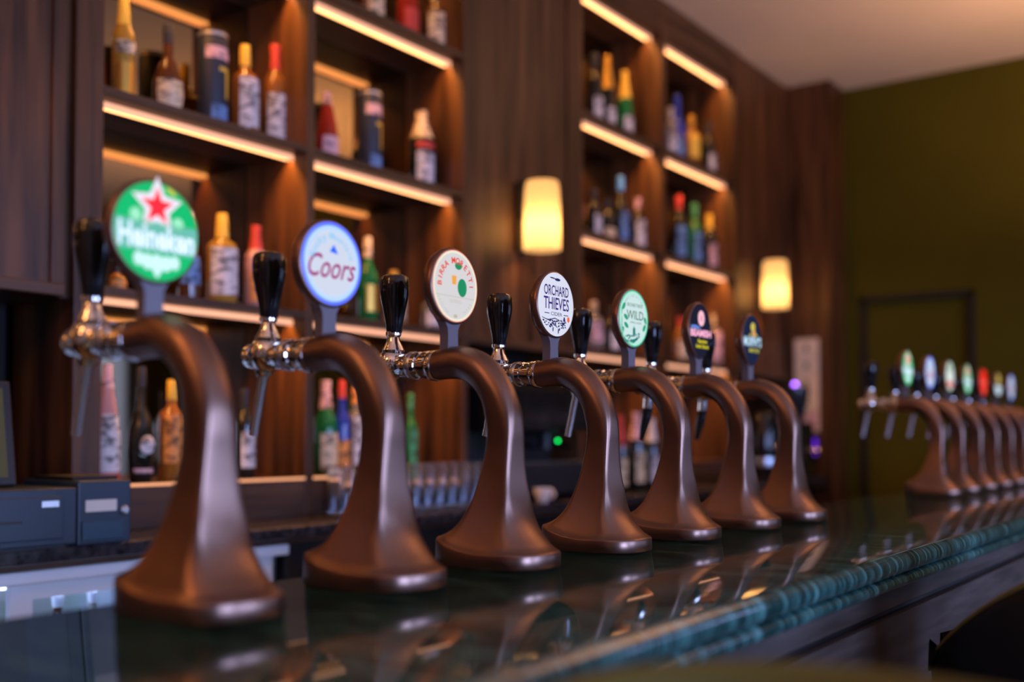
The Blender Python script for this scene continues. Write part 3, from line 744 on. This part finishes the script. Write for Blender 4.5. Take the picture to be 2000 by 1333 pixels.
row([(1330, 620, 30, 'wine', AMB, LC, LR, 'small amber bottle behind the pink lettered badge'),
     (1396, 612, 38, 'square', CLR, LP, LC, 'pale pink bottle between the two black badges', {'lz': (.1, .7)})],
    S1, 'bottles on the low shelf of the farthest bay')
row([(209, 712, 50, 'cone', PNK, LW, LP, 'bottle with white label and pink neck next to the grey post', {'lz': (.10, .58), 'second': (.0, .08, LR), 'X': -2.90}),
     (275, 716, 52, 'round', DRK, LP, LK, 'black bottle with a large oval red and white seal', {'lz': (.08, .12), 'seal': LW, 'cz': .82, 'X': -2.90}),
     (336, 742, 52, 'square', AMB, LO, LY, 'amber bottle with a big orange label seen under the nearest tap arm', {'lz': (.18, .66), 'X': -2.90}),
     (478, 760, 40, 'wine', DRK, LW, LK, 'dark wine bottle with white label between the first two taps', {'lz': (.12, .52), 'X': -2.90})],
    S0, 'bottles on the ledge under the nearest bay')
row([(636, 744, 46, 'champ', GRN, LC, LP, 'green bottle with wide cream label above the glasses', {'lz': (.05, .44), 'cz': .70}),
     (668, 742, 32, 'tall', BLU, LO, LR, 'blue bottle with orange label beside the green one', {'lz': (.05, .36)}),
     (694, 756, 34, 'square', CLR, LW, LO, 'white labelled bottle close to the second tap column', {'lz': (.05, .65)}),
     (802, 770, 28, 'tall', GRN, LGN, LGN, 'slim green bottle right of the second tap column', {'lz': (.05, .55)})],
    S0, 'bottles on the ledge under the second bay')
row([(1212, 812, 26, 'wine', DRK, LC, LR, 'wine bottle with cream label and red top on the back counter', {'lz': (.10, .45), 'cz': .6}),
     (1243, 806, 34, 'wine', DRK, LC, LP, 'wine bottle with broad cream label and pink top', {'lz': (.12, .50), 'cz': .66}),
     (1273, 818, 28, 'wine', DRK, LW, LW, 'wine bottle with narrow white label and white top', {'lz': (.12, .48), 'cz': .68})],
    Z(-.275), 'wine bottles on the back counter', X=-2.72)

# ------------------------------------------------------------------ glasses on the back counter
t0 = None
def glass_at(x, y, z, label):
    global t0
    if t0 is None:
        bm = lathe(NB(), [(.026, 0), (.029, .002), (.033, .165), (.035, .168), (.0325, .166), (.031, .160), (.027, .012), (.001, .010)], 24)
        o = obj('drinking_glass', bm, CLEAR, smooth=True, ang=50); t0 = o
    else: o = t0.copy(); COL.objects.link(o)
    o.location = (x, y, z); tag(o, label, 'glass', 'drinking glasses on the back counter')
Bx('bar_mat', BLACKM, None, -2.80, -2.62, 2.66, 3.56, Z(-.275), Z(-.268)); tag(bpy.data.objects['bar_mat'], 'dark rubber mat under the row of drinking glasses', 'mat')
k = 0
words = ['front row', 'back row']
for rr_, X in enumerate((-2.66, -2.745)):
    for i in range(12):
        y = 2.715 + i * .073 + rr_ * .02
        side = 'left end' if i < 4 else ('middle' if i < 8 else 'right end')
        glass_at(X, y, Z(-.268), 'clear straight drinking glass on the dark mat, %s of the %s of glasses' % (side, words[rr_]))

# ------------------------------------------------------------------ till area at the left
t = thing('touch_screen', 'tilted black touch screen at the left edge above the till', 'screen', (-2.62, 1.29, Z(-.12)), R(-12))
bm = box(NB(), -.012, .012, -.17, .17, 0, .27); bmesh.ops.rotate(bm, verts=bm.verts, cent=(0, 0, 0), matrix=Matrix.Rotation(R(-14), 3, 'Y')); obj('bezel', bm, BLACKM, t, bevel=.004)
bm = box(NB(), .012, .014, -.15, .15, .02, .25); bmesh.ops.rotate(bm, verts=bm.verts, cent=(0, 0, 0), matrix=Matrix.Rotation(R(-14), 3, 'Y')); obj('display', bm, SCREEN, t)
bm = NB(); box(bm, -.10, -.02, -.04, .04, -.012, .02); box(bm, -.08, -.03, -.02, .02, .0, .12); obj('stand', bm, BLACKM, t)
t = thing('cash_drawer', 'blue grey cash drawer with slot at the left edge of the back counter', 'till', (-2.60, 1.16, Z(-.275)))
Bx('drawer_case', BLUEGREY, t, -.16, .12, 0, .40, .008, .150, bevel=.005)
Bx('drawer_front', BLUEGREY, t, .12, .128, .05, .36, .025, .130, bevel=.003)
Bx('coin_slot', BLACKM, t, .126, .130, .10, .25, .068, .076)
Bx('maker_plate', STEEL, t, .127, .130, .30, .345, .105, .120)
Bx('rubber_feet', BLACKM, t, -.14, .10, .02, .38, 0, .010)
t = thing('receipt_printer', 'blue grey box with a white label and key lock beside the cash drawer', 'printer', (-2.62, 1.575, Z(-.275)))
Bx('printer_case', BLUEGREY, t, -.14, .12, 0, .155, 0, .165, bevel=.005)
Bx('paper_label', pm('printer_label', (.6, .56, .5)), t, .12, .1225, .02, .11, .085, .115)
Bx('lower_cover', pm('teal_plastic', (.014, .05, .085), .4), t, .12, .126, .01, .13, .012, .060, bevel=.002)
bm = lathe(NB(), [(.014, 0), (.014, .006), (.009, .012)], 16, c=(.12, .130, .085), axis='x'); obj('key_lock', lathe(NB(), [(.013, .12), (.013, .128), (.008, .132)], 16, c=(0, .132, .085), axis='x'), STEEL, t, smooth=True); bm.free()
Bx('top_tray', DARKWOOD, t, -.10, .08, .01, .14, .165, .175)

# ------------------------------------------------------------------ machines in the niches
t = thing('coffee_machine', 'black espresso machine with green light in the niche under the nearer sconce', 'coffee machine', (-2.85, 3.62, Z(-.275)))
Bx('machine_body', BLACKM, t, -.22, .16, 0, .74, .02, .16, bevel=.01)
Bx('machine_top', BLACKG, t, -.22, .20, 0, .74, .30, .50, bevel=.015)
Bx('back_housing', BLACKM, t, -.22, -.08, 0, .74, .14, .32)
Bx('drip_grid', STEEL, t, -.06, .155, .04, .70, .160, .168)
bm = NB()
bm.free()
for y in (.20, .50):
    h = obj('brew_head', lathe(NB(), [(.035, .225), (.035, .30)], c=(.06, y, 0)), BLACKM, t, smooth=True)
    obj('portafilter', tube(NB(), [(.09, y, .25), (.20, y, .235)], .010, 10), BLACKG, h, smooth=True)
GLED = mat('green_indicator', (0, .3, .05), .4, emit=(0, .75, .10), es=6)
obj('indicator_light', sphere(NB(), (.165, .45, .262), .0065), GLED, t, smooth=True)
bm = NB(); tube(bm, [(.16, .44, .30), (.165, .45, .27)], .005, 8); obj('indicator_stem', bm, BLACKM, t)
t = thing('coffee_cup', 'small pale cup on the back counter right of the third tap', 'cup', (-2.57, 3.78, Z(-.275)))
obj('cup_body', lathe(NB(), [(.020, 0), (.024, .004), (.038, .040), (.041, .062), (.038, .062), (.034, .036), (.018, .010), (.001, .009)], 28), WHITEP, t, smooth=True, ang=60)
obj('cup_handle', tube(NB(), [(.038, 0, .052), (.056, 0, .050), (.060, 0, .035), (.050, 0, .022), (.034, 0, .022)], .0045, 10), WHITEP, t, smooth=True)
t = thing('coffee_grinder', 'tall black coffee grinder with violet light beside the corner pillar', 'grinder', (-2.60, 6.72, Z(-.275)))
Bx('grinder_body', BLACKG, t, -.10, .10, -.10, .10, .02, .38, bevel=.02)
obj('bean_hopper', lathe(NB(), [(.05, .38), (.06, .40), (.095, .56), (.095, .60), (.08, .61)], 28), gm('smoked_hopper', (.03, .04, .06), .4), t, smooth=True)
Bx('base_plate', BLACKM, t, -.13, .15, -.12, .12, 0, .02, bevel=.004)
obj('portafilter_fork', tube(NB(), [(.10, 0, .20), (.16, 0, .19)], .012, 10), CHROME, t, smooth=True)
VLED = mat('violet_indicator', (.2, .1, .5), .4, emit=(.35, .12, 1.0), es=9)
obj('indicator_light', sphere(NB(), (.0, .02, .622), .014), VLED, t, smooth=True)
t = thing('water_boiler', 'steel and black water boiler in the niche behind the last near tap', 'boiler', (-2.68, 6.42, Z(-.275)))
obj('tank', lathe(NB(), [(.085, 0), (.09, .01), (.09, .40), (.08, .43), (.03, .45)], 32), BLACKG, t, smooth=True, ang=40)
obj('tank_band', lathe(NB(), [(.0915, .10), (.0925, .11), (.0925, .14), (.0915, .15)], 32, cap=False), STEEL, t, smooth=True)
obj('draw_tap', tube(NB(), [(.085, -.02, .22), (.13, -.03, .22), (.135, -.03, .18)], .011, 12), CHROME, t, smooth=True)
# violet glow on the pillar, put in as a glowing panel below the card holder
t = thing('violet_lamp', 'small violet lamp on the corner pillar below the card holder', 'lamp', (-2.66, 7.176, Z(-.06)))
Bx('lamp_case', BLACKM, t, -.07, .07, -.03, 0, -.07, .07, bevel=.005)
Bx('lamp_lens', mat('violet_lens', (.05, .02, .2), .4, emit=(.10, .012, .55), es=1.6), t, -.055, .055, -.034, -.029, -.055, .055)
# card holder on the pillar
t = thing('card_holder', 'tall cream panel of four stacked cards on the corner pillar', 'notice', (-2.682, 7.176, Z(.04)))
Bx('backing', pm('cream_board', (.72, .52, .33)), t, -.087, .087, -.014, 0, 0, .645, bevel=.004)
for i in range(4):
    Bx('card', pm('cream_card', (.85, .66, .45)), t, -.078, .078, -.018, -.014, .155 + i * .122, .155 + i * .122 + .112)
    Bx('card_mark', pm('olive_print', (.22, .2, .06)), t, -.012, .016, -.019, -.018, .155 + i * .122 + .035, .155 + i * .122 + .078)
Bx('card', pm('pink_card', (.75, .42, .42)), t, -.078, .078, -.018, -.014, .015, .130)

# ------------------------------------------------------------------ bottles inside the cooler
SNOW = pm('pale_cap', (.7, .75, .85), .3)
for i in range(16):
    y = .58 + i * .105
    col, cn = [(GRN, 'green'), (BRN, 'brown'), (CLR, 'clear')][i % 3]
    bottle('%s beer bottle in the cooler, standing in the row behind the %s glass door' % (cn, 'left' if i < 8 else 'right'), -2.68, y, .60, .295, .030, 'wine', col, LW, SNOW, 'beer bottles in the cooler', lz=(.2, .5), cz=.9)

# ------------------------------------------------------------------ bar stools
def stool(label, x, y, top, fab, rz, ra=.25):
    t = thing('bar_stool', label, 'stool', (x, y, 0), rz)
    # barrel back: open towards -x (the bar), highest at +x
    N = 40; inner, outer = [], []
    bm = NB(); rs = []
    for k in range(N + 1):
        a = R(lerp(-172, 172, k / N)); hh = top - .25 * ((1 - math.cos(a)) / 2) ** 2.6
        c, s = math.cos(a), math.sin(a); T = .038
        prof = [(ra - T, .80), (ra, .78), (ra + .012, .95), (ra + .014, hh - .03), (ra + .006, hh - .006), (ra - T / 2, hh), (ra - T + .004, hh - .01), (ra - T, hh - .04)]
        rs.append([(q * c, q * s, z) for q, z in prof])
    rings(bm, rs)
    b_ = obj('back_shell', bm, fab, t, smooth=True, ang=60)
    obj('rim_piping', tube(NB(), [((ra + .006) * math.cos(R(lerp(-172, 172, k / N))), (ra + .006) * math.sin(R(lerp(-172, 172, k / N))), top - .25 * ((1 - math.cos(R(lerp(-172, 172, k / N)))) / 2) ** 2.6 - .010) for k in range(N + 1)], .0045, 8), PIPE, b_, smooth=True)
    obj('seat', lathe(NB(), [(ra - .05, .72), (ra - .01, .73), (ra, .76), (ra - .01, .795), (ra - .06, .81), (.001, .815)], 36), fab, t, smooth=True, ang=60)
    for i in range(4):
        a = R(45 + 90 * i)
        obj('leg', tube(NB(), [(.15 * math.cos(a), .15 * math.sin(a), .73), (.23 * math.cos(a), .23 * math.sin(a), 0)], [.018, .012], 12), DARKWOOD, t, smooth=True)
    obj('foot_ring', tube(NB(), [(.205 * math.cos(R(15 * k)), .205 * math.sin(R(15 * k)), .26) for k in range(25)], .008, 8), BLACKM, t, smooth=True)
    return t
stool('black leather barrel backed bar stool tucked against the bar at the right', -.28, 2.09, EYE - .150, BLACKF, 0, .25)
stool('olive velvet barrel backed bar stool in the blurred right foreground', -.25, .62, EYE - .180, OLIVEF, R(90), .25)
